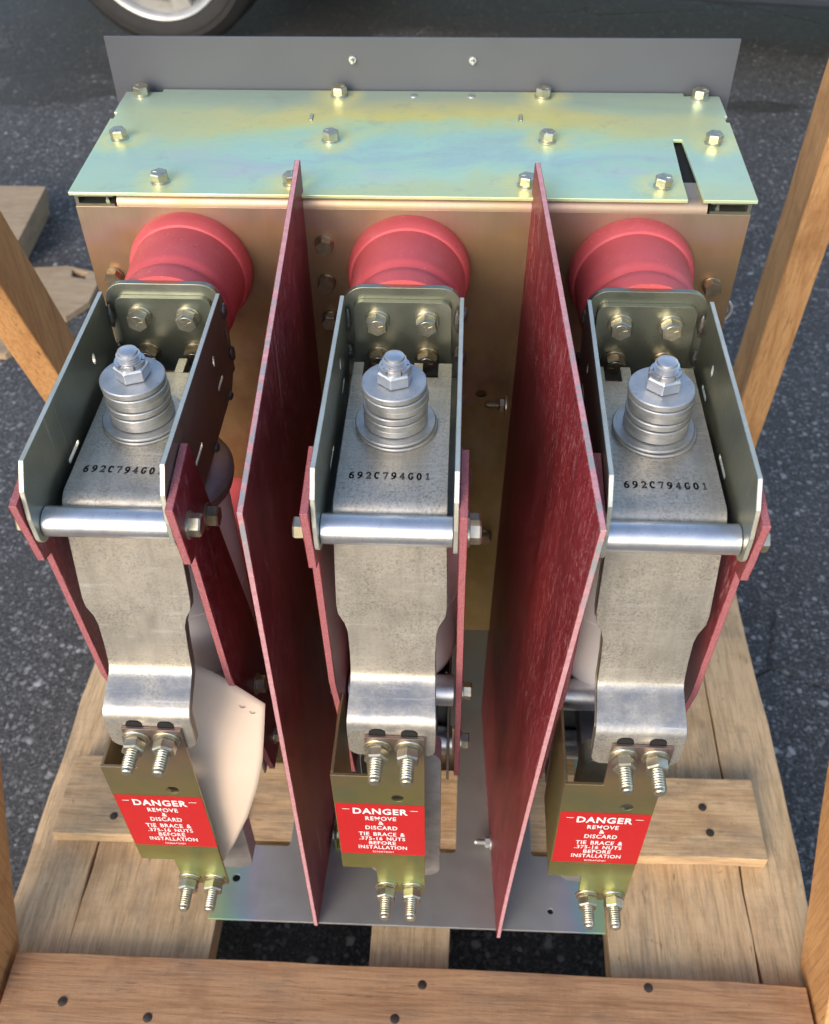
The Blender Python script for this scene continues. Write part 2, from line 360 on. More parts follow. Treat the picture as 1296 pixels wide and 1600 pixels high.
MT['base'] = m_base()

# ------------------------------------------------------------------ mesh helpers
def link(name, bm, mats, parent=None, smooth=False, bevel=0, seg=2, angle=35):
    bmesh.ops.recalc_face_normals(bm, faces=bm.faces)
    me = bpy.data.meshes.new(name); bm.to_mesh(me); bm.free()
    if not isinstance(mats, (list, tuple)): mats = [mats]
    for m in mats: me.materials.append(MT[m])
    if smooth:
        for f in me.polygons: f.use_smooth = True
        me.set_sharp_from_angle(angle=math.radians(40))
    o = bpy.data.objects.new(name, me); COL.objects.link(o)
    if parent: o.parent = parent
    if bevel:
        b = o.modifiers.new('bevel', 'BEVEL'); b.width = bevel; b.segments = seg
        b.limit_method = 'ANGLE'; b.angle_limit = math.radians(angle); b.harden_normals = False
    return o
def empty(name, loc=(0, 0, 0), parent=None):
    o = bpy.data.objects.new(name, None); COL.objects.link(o); o.location = loc
    o.empty_display_size = .05
    if parent: o.parent = parent
    return o
def tag(o, label=None, cat=None, group=None, kind=None):
    if label: o['label'] = label
    if cat: o['category'] = cat
    if group: o['group'] = group
    if kind: o['kind'] = kind
    return o
def box(bm, x0, x1, y0, y1, z0, z1, mi=0):
    vs = [bm.verts.new((x, y, z)) for x in (x0, x1) for y in (y0, y1) for z in (z0, z1)]
    fs = [(0, 1, 3, 2), (4, 6, 7, 5), (0, 4, 5, 1), (2, 3, 7, 6), (0, 2, 6, 4), (1, 5, 7, 3)]
    out = []
    for f in fs:
        fc = bm.faces.new([vs[i] for i in f]); fc.material_index = mi; out.append(fc)
    return out
def prism(bm, outline, a, b, axis='x', holes=(), cap=0, side=None, tf=None):
    """2-D outline (with holes) extruded from a to b along an axis"""
    def P(u, v, w):
        if axis == 'x': return (w, u, v)
        if axis == 'y': return (u, w, v)
        return (u, v, w)
    loops = [outline] + list(holes); ev = []
    base = []
    for lp in loops:
        vv = [bm.verts.new(P(u, v, a)) for u, v in lp]
        for i in range(len(vv)): ev.append(bm.edges.new((vv[i], vv[(i + 1) % len(vv)])))
        base.append(vv)
    r = bmesh.ops.triangle_fill(bm, use_beauty=True, use_dissolve=False, edges=ev)
    fs = [g for g in r['geom'] if isinstance(g, bmesh.types.BMFace)]
    top = {}
    for vv, lp in zip(base, loops):
        for v, (u, w) in zip(vv, lp): top[v] = bm.verts.new(P(u, w, b))
    for f in fs:
        f.material_index = cap
        nf = bm.faces.new([top[v] for v in reversed(f.verts)]); nf.material_index = cap
    for vv in base:
        for i in range(len(vv)):
            p, q = vv[i], vv[(i + 1) % len(vv)]
            nf = bm.faces.new((p, q, top[q], top[p])); nf.material_index = cap if side is None else side
def rrect(x0, x1, y0, y1, r, n=5, corners=(1, 1, 1, 1)):
    """rounded rectangle, corners order: (x0y0, x1y0, x1y1, x0y1)"""
    out = []
    cs = [(x0 + r, y0 + r, PI, x0, y0), (x1 - r, y0 + r, 1.5 * PI, x1, y0), (x1 - r, y1 - r, 0, x1, y1), (x0 + r, y1 - r, .5 * PI, x0, y1)]
    for k, (cx, cy, a0, px, py) in enumerate(cs):
        if not corners[k]: out.append((px, py)); continue
        for i in range(n + 1):
            a = a0 + .5 * PI * i / n; out.append((cx + r * math.cos(a), cy + r * math.sin(a)))
    return out
def circ(cx, cy, rx, ry=None, n=18, a0=0):
    ry = ry or rx
    return [(cx + rx * math.cos(a0 + 2 * PI * i / n), cy + ry * math.sin(a0 + 2 * PI * i / n)) for i in range(n)]
def lathe(bm, prof, c=(0, 0, 0), n=40, axis='z', mi=0, close=True):
    """profile [(r, h)] turned round an axis through c"""
    rings = []
    for r, h in prof:
        ring = []
        for i in range(n):
            a = 2 * PI * i / n; u, v = r * math.cos(a), r * math.sin(a)
            p = {'z': (u, v, h), 'y': (u, h, v), 'x': (h, u, v)}[axis]
            ring.append(bm.verts.new((p[0] + c[0], p[1] + c[1], p[2] + c[2])))
        rings.append(ring)
    for a, b in zip(rings, rings[1:]):
        for i in range(n):
            f = bm.faces.new((a[i], a[(i + 1) % n], b[(i + 1) % n], b[i])); f.material_index = mi
    if close:
        for ring in (rings[0], rings[-1]):
            f = bm.faces.new(ring); f.material_index = mi
def hexa(bm, af, z0, z1, c=(0, 0), rot=0, mi=0, chamfer=.0009, both=False):
    R = af / math.sqrt(3)
    def ring(r, z): return [bm.verts.new((c[0] + r * math.cos(rot + PI / 3 * i), c[1] + r * math.sin(rot + PI / 3 * i), z)) for i in range(6)]
    ch = chamfer
    lv = [ring(R, z0)] if not both else [ring(R * .9, z0), ring(R, z0 + ch)]
    lv += [ring(R, z1 - ch), ring(R * .90, z1)]
    for a, b in zip(lv, lv[1:]):
        for i in range(6):
            f = bm.faces.new((a[i], a[(i + 1) % 6], b[(i + 1) % 6], b[i])); f.material_index = mi
    for r in (lv[0], lv[-1]): bm.faces.new(r).material_index = mi
def thread(bm, r, z0, z1, pitch=.0019, c=(0, 0), n=20, tip=True):
    prof = [(r * .80, z0)]; z = z0
    while z + pitch < z1 - .001:
        prof += [(r * .80, z + pitch * .1), (r, z + pitch * .45), (r, z + pitch * .62)]; z += pitch
    prof += [(r * .86, z), (r * .82, z1 - .0008), (r * .66, z1)] if tip else [(r, z1)]
    lathe(bm, prof, (c[0], c[1], 0), n)
MESH = {}
def bolt_mesh(kind):
    """head pointing +Z, seat at z = 0"""
    if kind in MESH: return MESH[kind]
    bm = bmesh.new()
    if kind == 'bolt':           # flanged hex head with grade marks
        lathe(bm, [(.0072, 0), (.0072, .0010), (.0066, .0016)], n=28)
        lathe(bm, [(.0064, .0014), (.0064, .0026)], n=28)
        hexa(bm, .0118, .0026, .0082, rot=.3)
        for k in range(3):
            a = k * 2 * PI / 3 + .5
            vs = []
            for rr, w in ((.0016, .0003), (.0044, .0003)):
                for s in (-1, 1):
                    vs.append((rr * math.cos(a) - s * w * math.sin(a), rr * math.sin(a) + s * w * math.cos(a)))
            q = [vs[0], vs[1], vs[3], vs[2]]
            prism(bm, q, .00815, .00845, 'z')
    elif kind == 'frame_bolt':
        lathe(bm, [(.0088, 0), (.0088, .0013), (.0082, .0019)], n=28)
        lathe(bm, [(.0080, .0017), (.0080, .0036)], n=28)
        hexa(bm, .0138, .0036, .0096, rot=.52, chamfer=.0012)
        lathe(bm, [(.0056, .0095), (.0052, .00985)], n=24)
        for k in range(3):
            a = k * 2 * PI / 3 + .2
            q = []
            for rr, s in ((.0014, -1), (.0014, 1), (.0046, 1), (.0046, -1)):
                q.append((rr * math.cos(a) - s * .00035 * math.sin(a), rr * math.sin(a) + s * .00035 * math.cos(a)))
            prism(bm, q, .0098, .0102, 'z')
    elif kind == 'nut':          # nut, lock washer, flat washer
        lathe(bm, [(.0098, 0), (.0098, .0014), (.0094, .0018)], n=28)
        lathe(bm, [(.0086, .0016), (.0086, .0036)], n=28)
        hexa(bm, .0146, .0037, .0118, rot=.52, chamfer=.0013, both=True)
    elif kind == 'stud':
        thread(bm, .0049, .0105, .0285)
    elif kind == 'side_bolt':
        lathe(bm, [(.0092, 0), (.0092, .0012), (.0088, .0016)], n=28)
        hexa(bm, .0128, .0016, .0084, rot=.0, chamfer=.0011)
    elif kind == 'rivet':
        lathe(bm, [(.0034, 0), (.0033, .0006), (.0026, .0012), (.0012, .0014)], n=20)
    elif kind == 'panel_stud':
        lathe(bm, [(.0034, 0), (.0030, .0010)], n=16)
        lathe(bm, [(.0017, .0008), (.0017, .0065), (.0011, .0070)], n=14)
    elif kind == 'nail':
        lathe(bm, [(.0046, 0), (.0046, .0006), (.0030, .0012)], n=14)
    elif kind == 'barrier_stud':
        lathe(bm, [(.0082, 0), (.0082, .0012)], n=22)
        hexa(bm, .0105, .0012, .0065, rot=.2, both=True)
        thread(bm, .0034, .006, .0180, .0011, n=14)
    bmesh.ops.recalc_face_normals(bm, faces=bm.faces)
    me = bpy.data.meshes.new(kind); bm.to_mesh(me); bm.free()
    for f in me.polygons: f.use_smooth = True
    me.set_sharp_from_angle(angle=math.radians(28))
    MESH[kind] = me
    return me
def fastener(kind, name, loc, direction, mat, parent, spin=None):
    me = bolt_mesh(kind)
    key = kind + mat
    if key not in MESH:
        m2 = me.copy(); m2.materials.append(MT[mat]); MESH[key] = m2
    o = bpy.data.objects.new(name, MESH[key]); COL.objects.link(o); o.parent = parent
    q = Vector(direction).to_track_quat('Z', 'Y').to_matrix().to_4x4()
    o.matrix_local = Matrix.Translation(loc) @ q @ Matrix.Rotation(random.uniform(0, PI) if spin is None else spin, 4, 'Z')
    return o
def copy_tree(o, parent):
    c = o.copy(); COL.objects.link(c); c.parent = parent
    for ch in o.children: copy_tree(ch, c)
    return c

# ================================================================== the setting
bm = bmesh.new()
N = 1
vs = [bm.verts.new(p) for p in ((-60, -60, -.136), (60, -60, -.136), (60, 60, -.136), (-60, 60, -.136))]
bm.faces.new(vs)
tag(link('asphalt_ground', bm, 'asphalt'), kind='structure')

# ================================================================== crate base
crate = empty('wooden_crate', (0, 0, -.135))
tag(crate, 'open pine shipping crate base with leaning corner posts under the breaker', 'crate')
OFF = Vector((0, 0, .135))
def cpart(name, bm, mat, bevel=.0009, parent=crate):
    bmesh.ops.translate(bm, verts=bm.verts, vec=OFF)
    return link(name, bm, mat, parent, bevel=bevel, seg=2)
def plank(bm, x0, x1, y0, y1, z0, z1, n=22, axis='y', wob=.0016):
    """a sawn board with slightly wandering edges"""
    rings = []
    for i in range(n + 1):
        t = i / n; d = [random.uniform(-wob, wob) for _ in range(3)]
        if axis == 'y':
            y = y0 + (y1 - y0) * t
            pts = [(x0 + d[0], y, z0), (x1 + d[1], y, z0), (x1 + d[1], y, z1 + d[2] * .4), (x0 + d[0], y, z1 + d[2] * .4)]
        else:
            x = x0 + (x1 - x0) * t
            pts = [(x, y0 + d[0], z0), (x, y1 + d[1], z0), (x, y1 + d[1], z1 + d[2] * .3), (x, y0 + d[0], z1 + d[2] * .3)]
        rings.append([bm.verts.new(p) for p in pts])
    for a, b in zip(rings, rings[1:]):
        for i in range(4): bm.faces.new((a[i], a[(i + 1) % 4], b[(i + 1) % 4], b[i]))
    bm.faces.new(rings[0]); bm.faces.new(rings[-1])
for x0, x1, dz in ((-.426, -.3545, 0), (-.3525, -.2025, -.001), (-.0380, .0460, -.001), (.2100, .3615, 0), (.3640, .4290, -.0015)):
    bm = bmesh.new(); plank(bm, x0, x1, -.46, .50, -.056, -.0205 + dz)
    cpart('deck_board', bm, 'deck')
for y0, y1 in ((-.168, -.072), (.30, .39)):
    bm = bmesh.new(); plank(bm, -.402, .389, y0, y1, -.0203, -.0018, 12, 'x')
    c = cpart('cleat', bm, 'cleat')
    if y0 < 0:
        for nx, ny in ((.3273, -.1084), (.331, -.139), (-.337, -.147), (-.335, -.115)):
            fastener('nail', 'nail', (nx, ny, -.0020 + .135), (0, 0, 1), 'nail', c)
bm = bmesh.new(); plank(bm, -.3975, .4000, -.395, -.2985, -.0203, -.0012, 12, 'x')
c = cpart('cleat', bm, 'cleatfront'); c['label'] = 'redder front cleat with four nail heads'
for nx, ny in ((-.336, -.346), (-.248, -.357), (.0194, -.3146), (-.006, -.3474), (.2438, -.3073)):
    fastener('nail', 'nail', (nx, ny, -.0014 + .135), (0, 0, 1), 'nail', c)
for y0, y1 in ((-.40, -.31), (0.0, .09), (.38, .47)):
    bm = bmesh.new(); plank(bm, -.428, .430, y0, y1, -.134, -.057, 8, 'x')
    cpart('stringer', bm, 'cleat')
def post(xi, xo, b0, b1, w, zb, zt):
    """leaning post: inner face x = xi, rear edge through (y, z) points b0, b1"""
    k = (b1[0] - b0[0]) / (b1[1] - b0[1])
    bm = bmesh.new(); rings = []
    for i in range(9):
        z = zb + (zt - zb) * i / 8; y = b0[0] + (z - b0[1]) * k
        j = random.uniform(-.0008, .0008)
        rings.append([bm.verts.new(p) for p in ((xi + j, y, z), (xi + j, y - w, z), (xo, y - w + j, z), (xo, y + j, z))])
    for a, b in zip(rings, rings[1:]):
        for i in range(4): bm.faces.new((a[i], a[(i + 1) % 4], b[(i + 1) % 4], b[i]))
    bm.faces.new(rings[0]); bm.faces.new(rings[-1])
    return cpart('post', bm, 'post', .002)
post(-.404, -.442, (.2542, .3685), (.1825, .5668), .068, -.0195, .98)
post(.404, .442, (.4112, .2261), (.375, .6416), .068, -.0195, .98)
post(-.404, -.442, (-.2921, -.0276), (-.1479, .2144), .088, -.0195, .60)
post(.404, .442, (-.2739, -.0243), (-.156, .1831), .088, -.0195, .60)

# ================================================================== breaker
BK = empty('circuit_breaker', (0, 0, 0))
tag(BK, 'three pole circuit breaker with red bushings and red barriers on the pine crate base', 'circuit breaker')

# --- base plate with cut-outs
bm = bmesh.new()
out = [(-.207, -.259), (.206, -.2565), (.207, -.186), (.207, .165), (-.207, .165), (-.207, -.186)]
holes = [rrect(-.186, -.132, -.176, -.02, .004, 3), rrect(-.050, .050, -.176, -.02, .004, 3), rrect(.132, .186, -.176, -.02, .004, 3),
         circ(-.1847, -.2142, .0042, n=16), circ(.150, -.236, .0030, n=14)]
prism(bm, out, -.0012, .0018, 'z', holes)
bp = link('base_plate', bm, 'base', BK, bevel=.0004)
# --- housing
bm = bmesh.new()
w = [(-.2185, .6697), (-.2185, .6692), (-.2505, .6692), (-.2505, .170), (.2505, .170), (.2505, .6692), (.2185, .6692), (.2185, .6697)]
hl = [circ(.0598, .4985, .0045, n=16), circ(-.1, .4985, .0045, n=16)]
prism(bm, w, 0, .003, 'y', hl)
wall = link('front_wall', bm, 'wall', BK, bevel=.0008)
bm = bmesh.new()      # rounded top fold of the front wall
prof = []
for i in range(7):
    a = PI / 2 * i / 6; prof.append((.0085 - .0086 * math.cos(a), .6699 + .0086 * math.sin(a)))
prof += [(.030, .6785), (.030, .6768), (.0085, .6768), (.0035, .6699)]
prism(bm, prof, -.2185, .2185, 'x')
link('top_fold', bm, 'wall', BK, smooth=True)
for s in (-1, 1):
    bm = bmesh.new()
    box(bm, s * .2505 - (.003 if s > 0 else 0), s * .2505 + (.003 if s < 0 else 0), .0034, .178, .0022, .669)  # lower skirts added to block light coming in under the front wall
    link('side_wall', bm, 'wall', BK, bevel=.0006)
    # open return flange under the cover at each front corner
    bm = bmesh.new()
    c0, c1 = (s * .2205, s * .2500)
    x0, x1 = min(c0, c1), max(c0, c1)
    box(bm, x0, x1, .001, .030, .6765, .6785); box(bm, x0, x1, .001, .030, .6694, .6712)
    cc = s * .2487
    prism(bm, [(cc - .0013, .6712), (cc + .0013, .6712), (cc + .0013, .6765), (cc - .0013, .6765)], .001, .03, 'y')
    gx = s * .2265
    prism(bm, [(gx - .0015, .6712), (gx + .0015, .6712), (gx + .0004, .6765), (gx - .0004, .6765)], .004, .03, 'y')
    link('return_flange', bm, 'frame', BK)
bm = bmesh.new(); box(bm, -.247, .247, .031, .176, .6690, .6764)
link('cover_void_dark', bm, 'hole', BK)  # dark block under the cover; the openings' shade is in its colour
bm = bmesh.new(); box(bm, -.2475, .2475, .172, .175, .0022, .6688)
link('rear_closure', bm, 'wall', BK)  # added behind the housing to keep light off the base floor
# --- cover with slots
bm = bmesh.new()
out = [(-.2530, -.0015), (.2030, -.0015), (.2030, .0295), (.2045, .0955), (.2117, .0955), (.2135, .0290), (.2140, -.0015), (.2530, -.0015),
       (.2545, .1275), (.2520, .1275), (.2520, .1385), (.2545, .1385), (.2545, .178), (.2250, .178), (.2250, .184), (-.2230, .184), (-.2230, .178), (-.2545, .178),
       (-.2545, .1365), (-.2520, .1365), (-.2520, .1245), (-.2545, .1245)]
holes = [rrect(-.0885, -.0855, .1225, .1370, .0012, 3), rrect(.0840, .0870, .1250, .1395, .0012, 3)]
prism(bm, out, .6786, .6814, 'z', holes)
cover = link('top_cover', bm, 'cover', BK, bevel=.0005)
for x, y in ((-.239, .1753), (-.068, .1770), (.1055, .1775), (.2369, .1765), (-.2368, .0911), (-.0663, .0914), (.1054, .0941), (.2354, .0937),
             (-.1871, .0199), (-.0874, .0193), (.0870, .0206), (.1869, .0211)):
    fastener('bolt', 'bolt', (x, y - .004, .6814), (random.uniform(-.04, .04), random.uniform(-.04, .04), 1), 'bolt', cover)
for x in (-.0044, .0448):
    fastener('rivet', 'rivet', (x, .1735, .6813), (0, 0, 1), 'silver', cover)
bm = bmesh.new()
bm.free()
for x, y in ((-.087, .1298), (.0855, .1322)):
    bm = bmesh.new(); box(bm, x - .0011, x + .0011, y - .006, y + .006, .6770, .6822)
    link('slot_tab', bm, 'frame_edge', cover)
for x, z in ((-.0648, .641), (-.0653, .6072), (-.0648, .573), (-.234, .6099), (.2336, .6099), (.0691, .3225), (-.234, .46), (.2336, .46),
             (.1052, .641), (.1052, .6072), (-.105, .32), (.105, .573)):
    fastener('bolt', 'bolt', (x, -.0004, z), (random.uniform(-.04, .04), -1, .02), 'boltdark', wall)
# lifting ring at the right side
bm = bmesh.new()
for i in range(24):
    pass
R0, r0 = .011, .0014
rg = []
for i in range(24):
    a = 2 * PI * i / 24
    rg.append([bm.verts.new((.2445 + (R0 + r0 * math.cos(b)) * math.cos(a), .006 + r0 * math.sin(b), .583 + (R0 + r0 * math.cos(b)) * math.sin(a))) for b in [2 * PI * k / 8 for k in range(8)]])
for i in range(24):
    for k in range(8):
        bm.faces.new((rg[i][k], rg[(i + 1) % 24][k], rg[(i + 1) % 24][(k + 1) % 8], rg[i][(k + 1) % 8]))
link('lifting_ring', bm, 'silver', BK, smooth=True)
# --- grey rear panel
bm = bmesh.new()
prism(bm, [(-.2665, .30), (.2650, .30), (.2650, .7252), (-.2668, .7245)], .186, .1885, 'y')
rp = link('rear_panel', bm, 'grey', BK, bevel=.0004)
for x in (-.0567, .0451):
    fastener('panel_stud', 'panel_stud', (x, .186, .7068), (0, -1, 0), 'silver', rp)

# --- barriers (slightly bowed sheets)
def barrier(s):
    if s < 0:
        rt, rb, fb, ft = (-.0800, .006, .7050), (-.0810, .006, .004), (-.0930, -.262, .0025), (-.0848, -.2745, .6250)
    else:
        rt, rb, fb, ft = (.0930, .006, .7050), (.0795, .006, .004), (.0955, -.266, .0025), (.1215, -.3000, .6450)
    th = .0040; nu, nv = 10, 16
    bm = bmesh.new(); G = []
    for j in range(nv + 1):
        v = j / nv; row = []
        vx = v ** 1.3 if s > 0 else v
        for i in range(nu + 1):
            u = i / nu
            lo = [rb[k] * (1 - u) + fb[k] * u for k in range(3)]; hi = [rt[k] * (1 - u) + ft[k] * u for k in range(3)]
            p = [lo[k] * (1 - v) + hi[k] * v for k in range(3)]
            p[0] = lo[0] * (1 - vx) + hi[0] * vx + s * .0012 * math.sin(PI * u) * math.sin(PI * v)
            row.append(p)
        G.append(row)
    A = [[bm.verts.new((p[0] - th / 2, p[1], p[2])) for p in r] for r in G]
    B = [[bm.verts.new((p[0] + th / 2, p[1], p[2])) for p in r] for r in G]
    for j in range(nv):
        for i in range(nu):
            bm.faces.new((A[j][i], A[j + 1][i], A[j + 1][i + 1], A[j][i + 1]))
            bm.faces.new((B[j][i], B[j][i + 1], B[j + 1][i + 1], B[j + 1][i]))
    def strip(pa, pb):
        for k in range(len(pa) - 1):
            f = bm.faces.new((pa[k], pa[k + 1], pb[k + 1], pb[k])); f.material_index = 1
    strip(A[0], B[0]); strip(A[-1], B[-1])
    strip([r[0] for r in A], [r[0] for r in B]); strip([r[-1] for r in A], [r[-1] for r in B])
    return link('barrier_sheet', bm, ['red', 'barrieredge'], BK, bevel=.0004, seg=1)
B1 = barrier(-1); B2 = barrier(1)
B1['label'] = 'left red barrier standing nearly straight'; B2['label'] = 'right red barrier bowed outward at its top corner'
fastener('barrier_stud', 'stud', (.0805, -.030, .511), (-1, 0, 0), 'boltdark', B2)
fastener('barrier_stud', 'stud', (.0880, -.168, .014), (-1, 0, 0), 'silver', B2)
fastener('barrier_stud', 'stud', (-.0840, -.165, .014), (1, 0, 0), 'silver', B1)
bm = bmesh.new(); box(bm, -.0795, -.0640, -.178, -.155, .0022, .0048); box(bm, -.0815, -.0795, -.178, -.155, .0022, .024)
link('barrier_bracket', bm, 'olive', BK, bevel=.0006)
bm = bmesh.new(); box(bm, .0975, .1130, -.178, -.155, .0022, .0048); box(bm, .0955, .0975, -.178, -.155, .0022, .024)
link('barrier_bracket', bm, 'olive', BK, bevel=.0006)

# ================================================================== one pole, built about x = 0
S = .17
poles = {}
protos = []
def P_(o): protos.append(o); return o

# upper bushing
bm = bmesh.new()
prof = [(.0472, .0), (.0475, -.0060), (.0470, -.0090), (.0454, -.0150), (.0448, -.0156), (.0434, -.0160), (.0430, -.028), (.0426, -.040), (.0421, -.050), (.0415, -.0555), (.0395, -.0585), (.0394, -.0595), (.0410, -.0630), (.0414, -.0680), (.0410, -.0782)]
lathe(bm, [(r, y) for r, y in prof], (0, -.0002, .6185), 64, 'y')
P_(link('upper_bushing', bm, 'bush', BK, smooth=True))
# lower bushing
bm = bmesh.new()
lathe(bm, [(.047, 0), (.047, -.008), (.041, -.02), (.038, -.08), (.040, -.11)], (0, -.0002, .345), 56, 'y')
P_(link('lower_bushing', bm, 'bush', BK, smooth=True))

# pole frame: back plate (root mesh) with sub-parts
bm = bmesh.new()
prism(bm, rrect(-.0418, .0418, .580, .6560, .0150, 8, (0, 0, 1, 1)), -.0830, -.0785, 'y')
pf = P_(link('pole_frame', bm, 'frame', BK, bevel=.0008))
bm = bmesh.new()
prism(bm, rrect(-.0345, .0345, .584, .6470, .0070, 6, (0, 0, 1, 1)), -.0872, -.0832, 'y')
link('raised_plate', bm, 'frame', pf, bevel=.0014, seg=3)
for x in (-.0178, .0172):
    for z in (.6322, .6010):
        fastener('frame_bolt', 'bolt', (x, -.0872, z), (0, -1, 0), 'bolt' if z > .62 else 'boltdark', pf)
def side_outline():
    o = [(-.0885, .6528), (-.2615, .6505), (-.2728, .6362), (-.2765, .6165)]
    for i in range(1, 7):                                       # rounded lower front corner
        a = i / 6 * PI * .5
        o.append((-.2645 - .012 * math.cos(a), .602 - .012 * math.sin(a)))
    o += [(-.235, .5880), (-.225, .5770), (-.100, .5770), (-.0885, .586)]
    return o
for s in (-1, 1):
    bm = bmesh.new()
    hs = [circ(-.1320, .6270, .0024, .0042, 12), rrect(-.1335, -.1175, .6015, .6050, .0016, 3), rrect(-.2110, -.1900, .6015, .6050, .0016, 3)]
    xa, xb = (s * .0400, s * .0430)
    prism(bm, side_outline(), min(xa, xb), max(xa, xb), 'x', hs, cap=0, side=1)
    link('side_plate', bm, ['frame', 'frame_edge'], pf, bevel=.0003, seg=1)
    # weld runs
    for (yy, zz, ln, vert) in ((-.0905, .632, .018, 1), (-.0905, .604, .012, 1)):
        bm = bmesh.new(); rg = []
        for i in range(10):
            t = i / 9; rr = .0026 * (math.sin(PI * min(.97, max(.03, t))) ** .35) * random.uniform(.8, 1.2)
            cz = zz + (t - .5) * ln; cx = s * .0388 + random.uniform(-.0004, .0004)
            rg.append([bm.verts.new((cx + rr * math.cos(a), yy + .003 + rr * math.sin(a) * 1.2, cz)) for a in [2 * PI * k / 8 for k in range(8)]])
        for a, b in zip(rg, rg[1:]):
            for k in range(8): bm.faces.new((a[k], a[(k + 1) % 8], b[(k + 1) % 8], b[k]))
        bm.faces.new(rg[0]); bm.faces.new(rg[-1])
        link('weld_bead', bm, 'weld', pf, smooth=True)
    for yy, zz in ((-.088, .638), (-.086, .600), (-.110, .5795), (-.165, .5775), (-.215, .5785)):
        bm = bmesh.new()
        bmesh.ops.create_icosphere(bm, subdivisions=2, radius=.0042)
        for v in bm.verts:
            v.co = Vector((v.co.x * .55, v.co.y * random.uniform(.8, 1.1), v.co.z * (1.5 if zz > .59 else .8))) * random.uniform(.9, 1.12)
            v.co += Vector((s * .0436, yy, zz))
        link('weld_bead', bm, 'weld', pf, smooth=True)
bm = bmesh.new(); box(bm, -.0398, .0398, -.232, -.084, .5775, .5800)
link('bottom_plate', bm, 'steel', pf)  # closes the frame below, added to keep its interior dark
bm = bmesh.new()
lathe(bm, [(.0080, -.0399), (.0095, -.0395), (.0095, .0395), (.0080, .0399)], (0, -.2620, .6010), 36, 'x')
link('spacer_tube', bm, 'tube', pf, smooth=True)

# conductor strap: laminated leaves
def strap_path():
    """(y, z, half width) of the front surface"""
    P = []
    for y in (-.1180, -.125, -.16, -.20, -.232): P.append((y, .6060, .0352))
    for i in range(1, 7):
        a = i / 6 * (PI / 2 - .17); P.append((-.236 - .0145 * math.sin(a), .5915 + .0145 * math.cos(a), .0354))
    P += [(-.2530, .580, .0356), (-.2590, .548, .0362), (-.2628, .5285, .0364), (-.2640, .521, .0356), (-.2655, .513, .0316), (-.2670, .506, .0298), (-.2700, .488, .0292), (-.2722, .4755, .0292)]
    # two bends that step the strap forward
    P += [(-.2735, .4690, .0294), (-.2760, .4655, .0295), (-.2800, .4632, .0296), (-.2900, .4588, .0300), (-.2975, .4553, .0304), (-.3015, .4520, .0306), (-.3035, .4475, .0307), (-.3042, .4400, .0307)]
    for i in range(1, 6):
        a = i / 5 * PI / 2; P.append((-.3042, .4225 - .0095 * math.sin(a), .0307 - .0095 * (1 - math.cos(a))))
    P[-1] = (-.3042, .4130, .0180)
    return P
PTH = strap_path()
def normals(P):
    out = []
    for i in range(len(P)):
        a = P[max(0, i - 1)]; b = P[min(len(P) - 1, i + 1)]
        dy, dz = b[0] - a[0], b[1] - a[1]; L = math.hypot(dy, dz) or 1
        out.append((dz / L, -dy / L))      # points outward (up / forward)
    return out
NR = normals(PTH)
NR = [(n if (n[1] > -.5 and (n[0] < .2)) else (-n[0], -n[1])) for n in NR]
def leaf(depth, th, cx=.0005, sway=0.):
    bm = bmesh.new(); nx = 8; T = []; Bt = []
    for (y, z, w), n in zip(PTH, NR):
        rt = []; rb = []
        for i in range(nx + 1):
            u = i / nx * 2 - 1; uu = math.copysign(abs(u) ** .8, u)
            x = cx + w * uu + sway
            rt.append(bm.verts.new((x, y - n[0] * depth, z - n[1] * depth)))
            rb.append(bm.verts.new((x, y - n[0] * (depth + th), z - n[1] * (depth + th))))
        T.append(rt); Bt.append(rb)
    for j in range(len(T) - 1):
        for i in range(nx):
            bm.faces.new((T[j][i], T[j][i + 1], T[j + 1][i + 1], T[j + 1][i]))
            bm.faces.new((Bt[j][i], Bt[j + 1][i], Bt[j + 1][i + 1], Bt[j][i + 1]))
        bm.faces.new((T[j][0], T[j + 1][0], Bt[j + 1][0], Bt[j][0])); bm.faces.new((T[j][nx], Bt[j][nx], Bt[j + 1][nx], T[j + 1][nx]))
    for i in range(nx):
        bm.faces.new((T[-1][i], T[-1][i + 1], Bt[-1][i + 1], Bt[-1][i]))
        bm.faces.new((T[0][i], Bt[0][i], Bt[0][i + 1], T[0][i + 1]))
    # castellated rear end: four fingers
    for a, b in ((-.0347, -.0272), (-.0155, -.0085), (.0085, .0150), (.0260, .0357)):
        box(bm, a, b, -.1179, -.1015, .6060 - depth - th, .6060 - depth)
    return bm
strap = P_(link('conductor_strap', leaf(0, .0016), 'strap', BK, smooth=True, bevel=.0003, seg=2, angle=50))
for k in range(1, 5):
    link('strap_leaf', leaf(.0019 * k, .0016, sway=random.uniform(-.0004, .0004)), 'leafdark', strap, smooth=True)
for x in (-.0093, .0130):            # slotted holes above the tie brace, their shade painted as dark plugs
    bm = bmesh.new()
    prism(bm, rrect(x - .0058, x + .0058, .4360, .4462, .0045, 6), -.3046, -.3036, 'y')
    link('slot_hole_shade', bm, 'hole', strap)
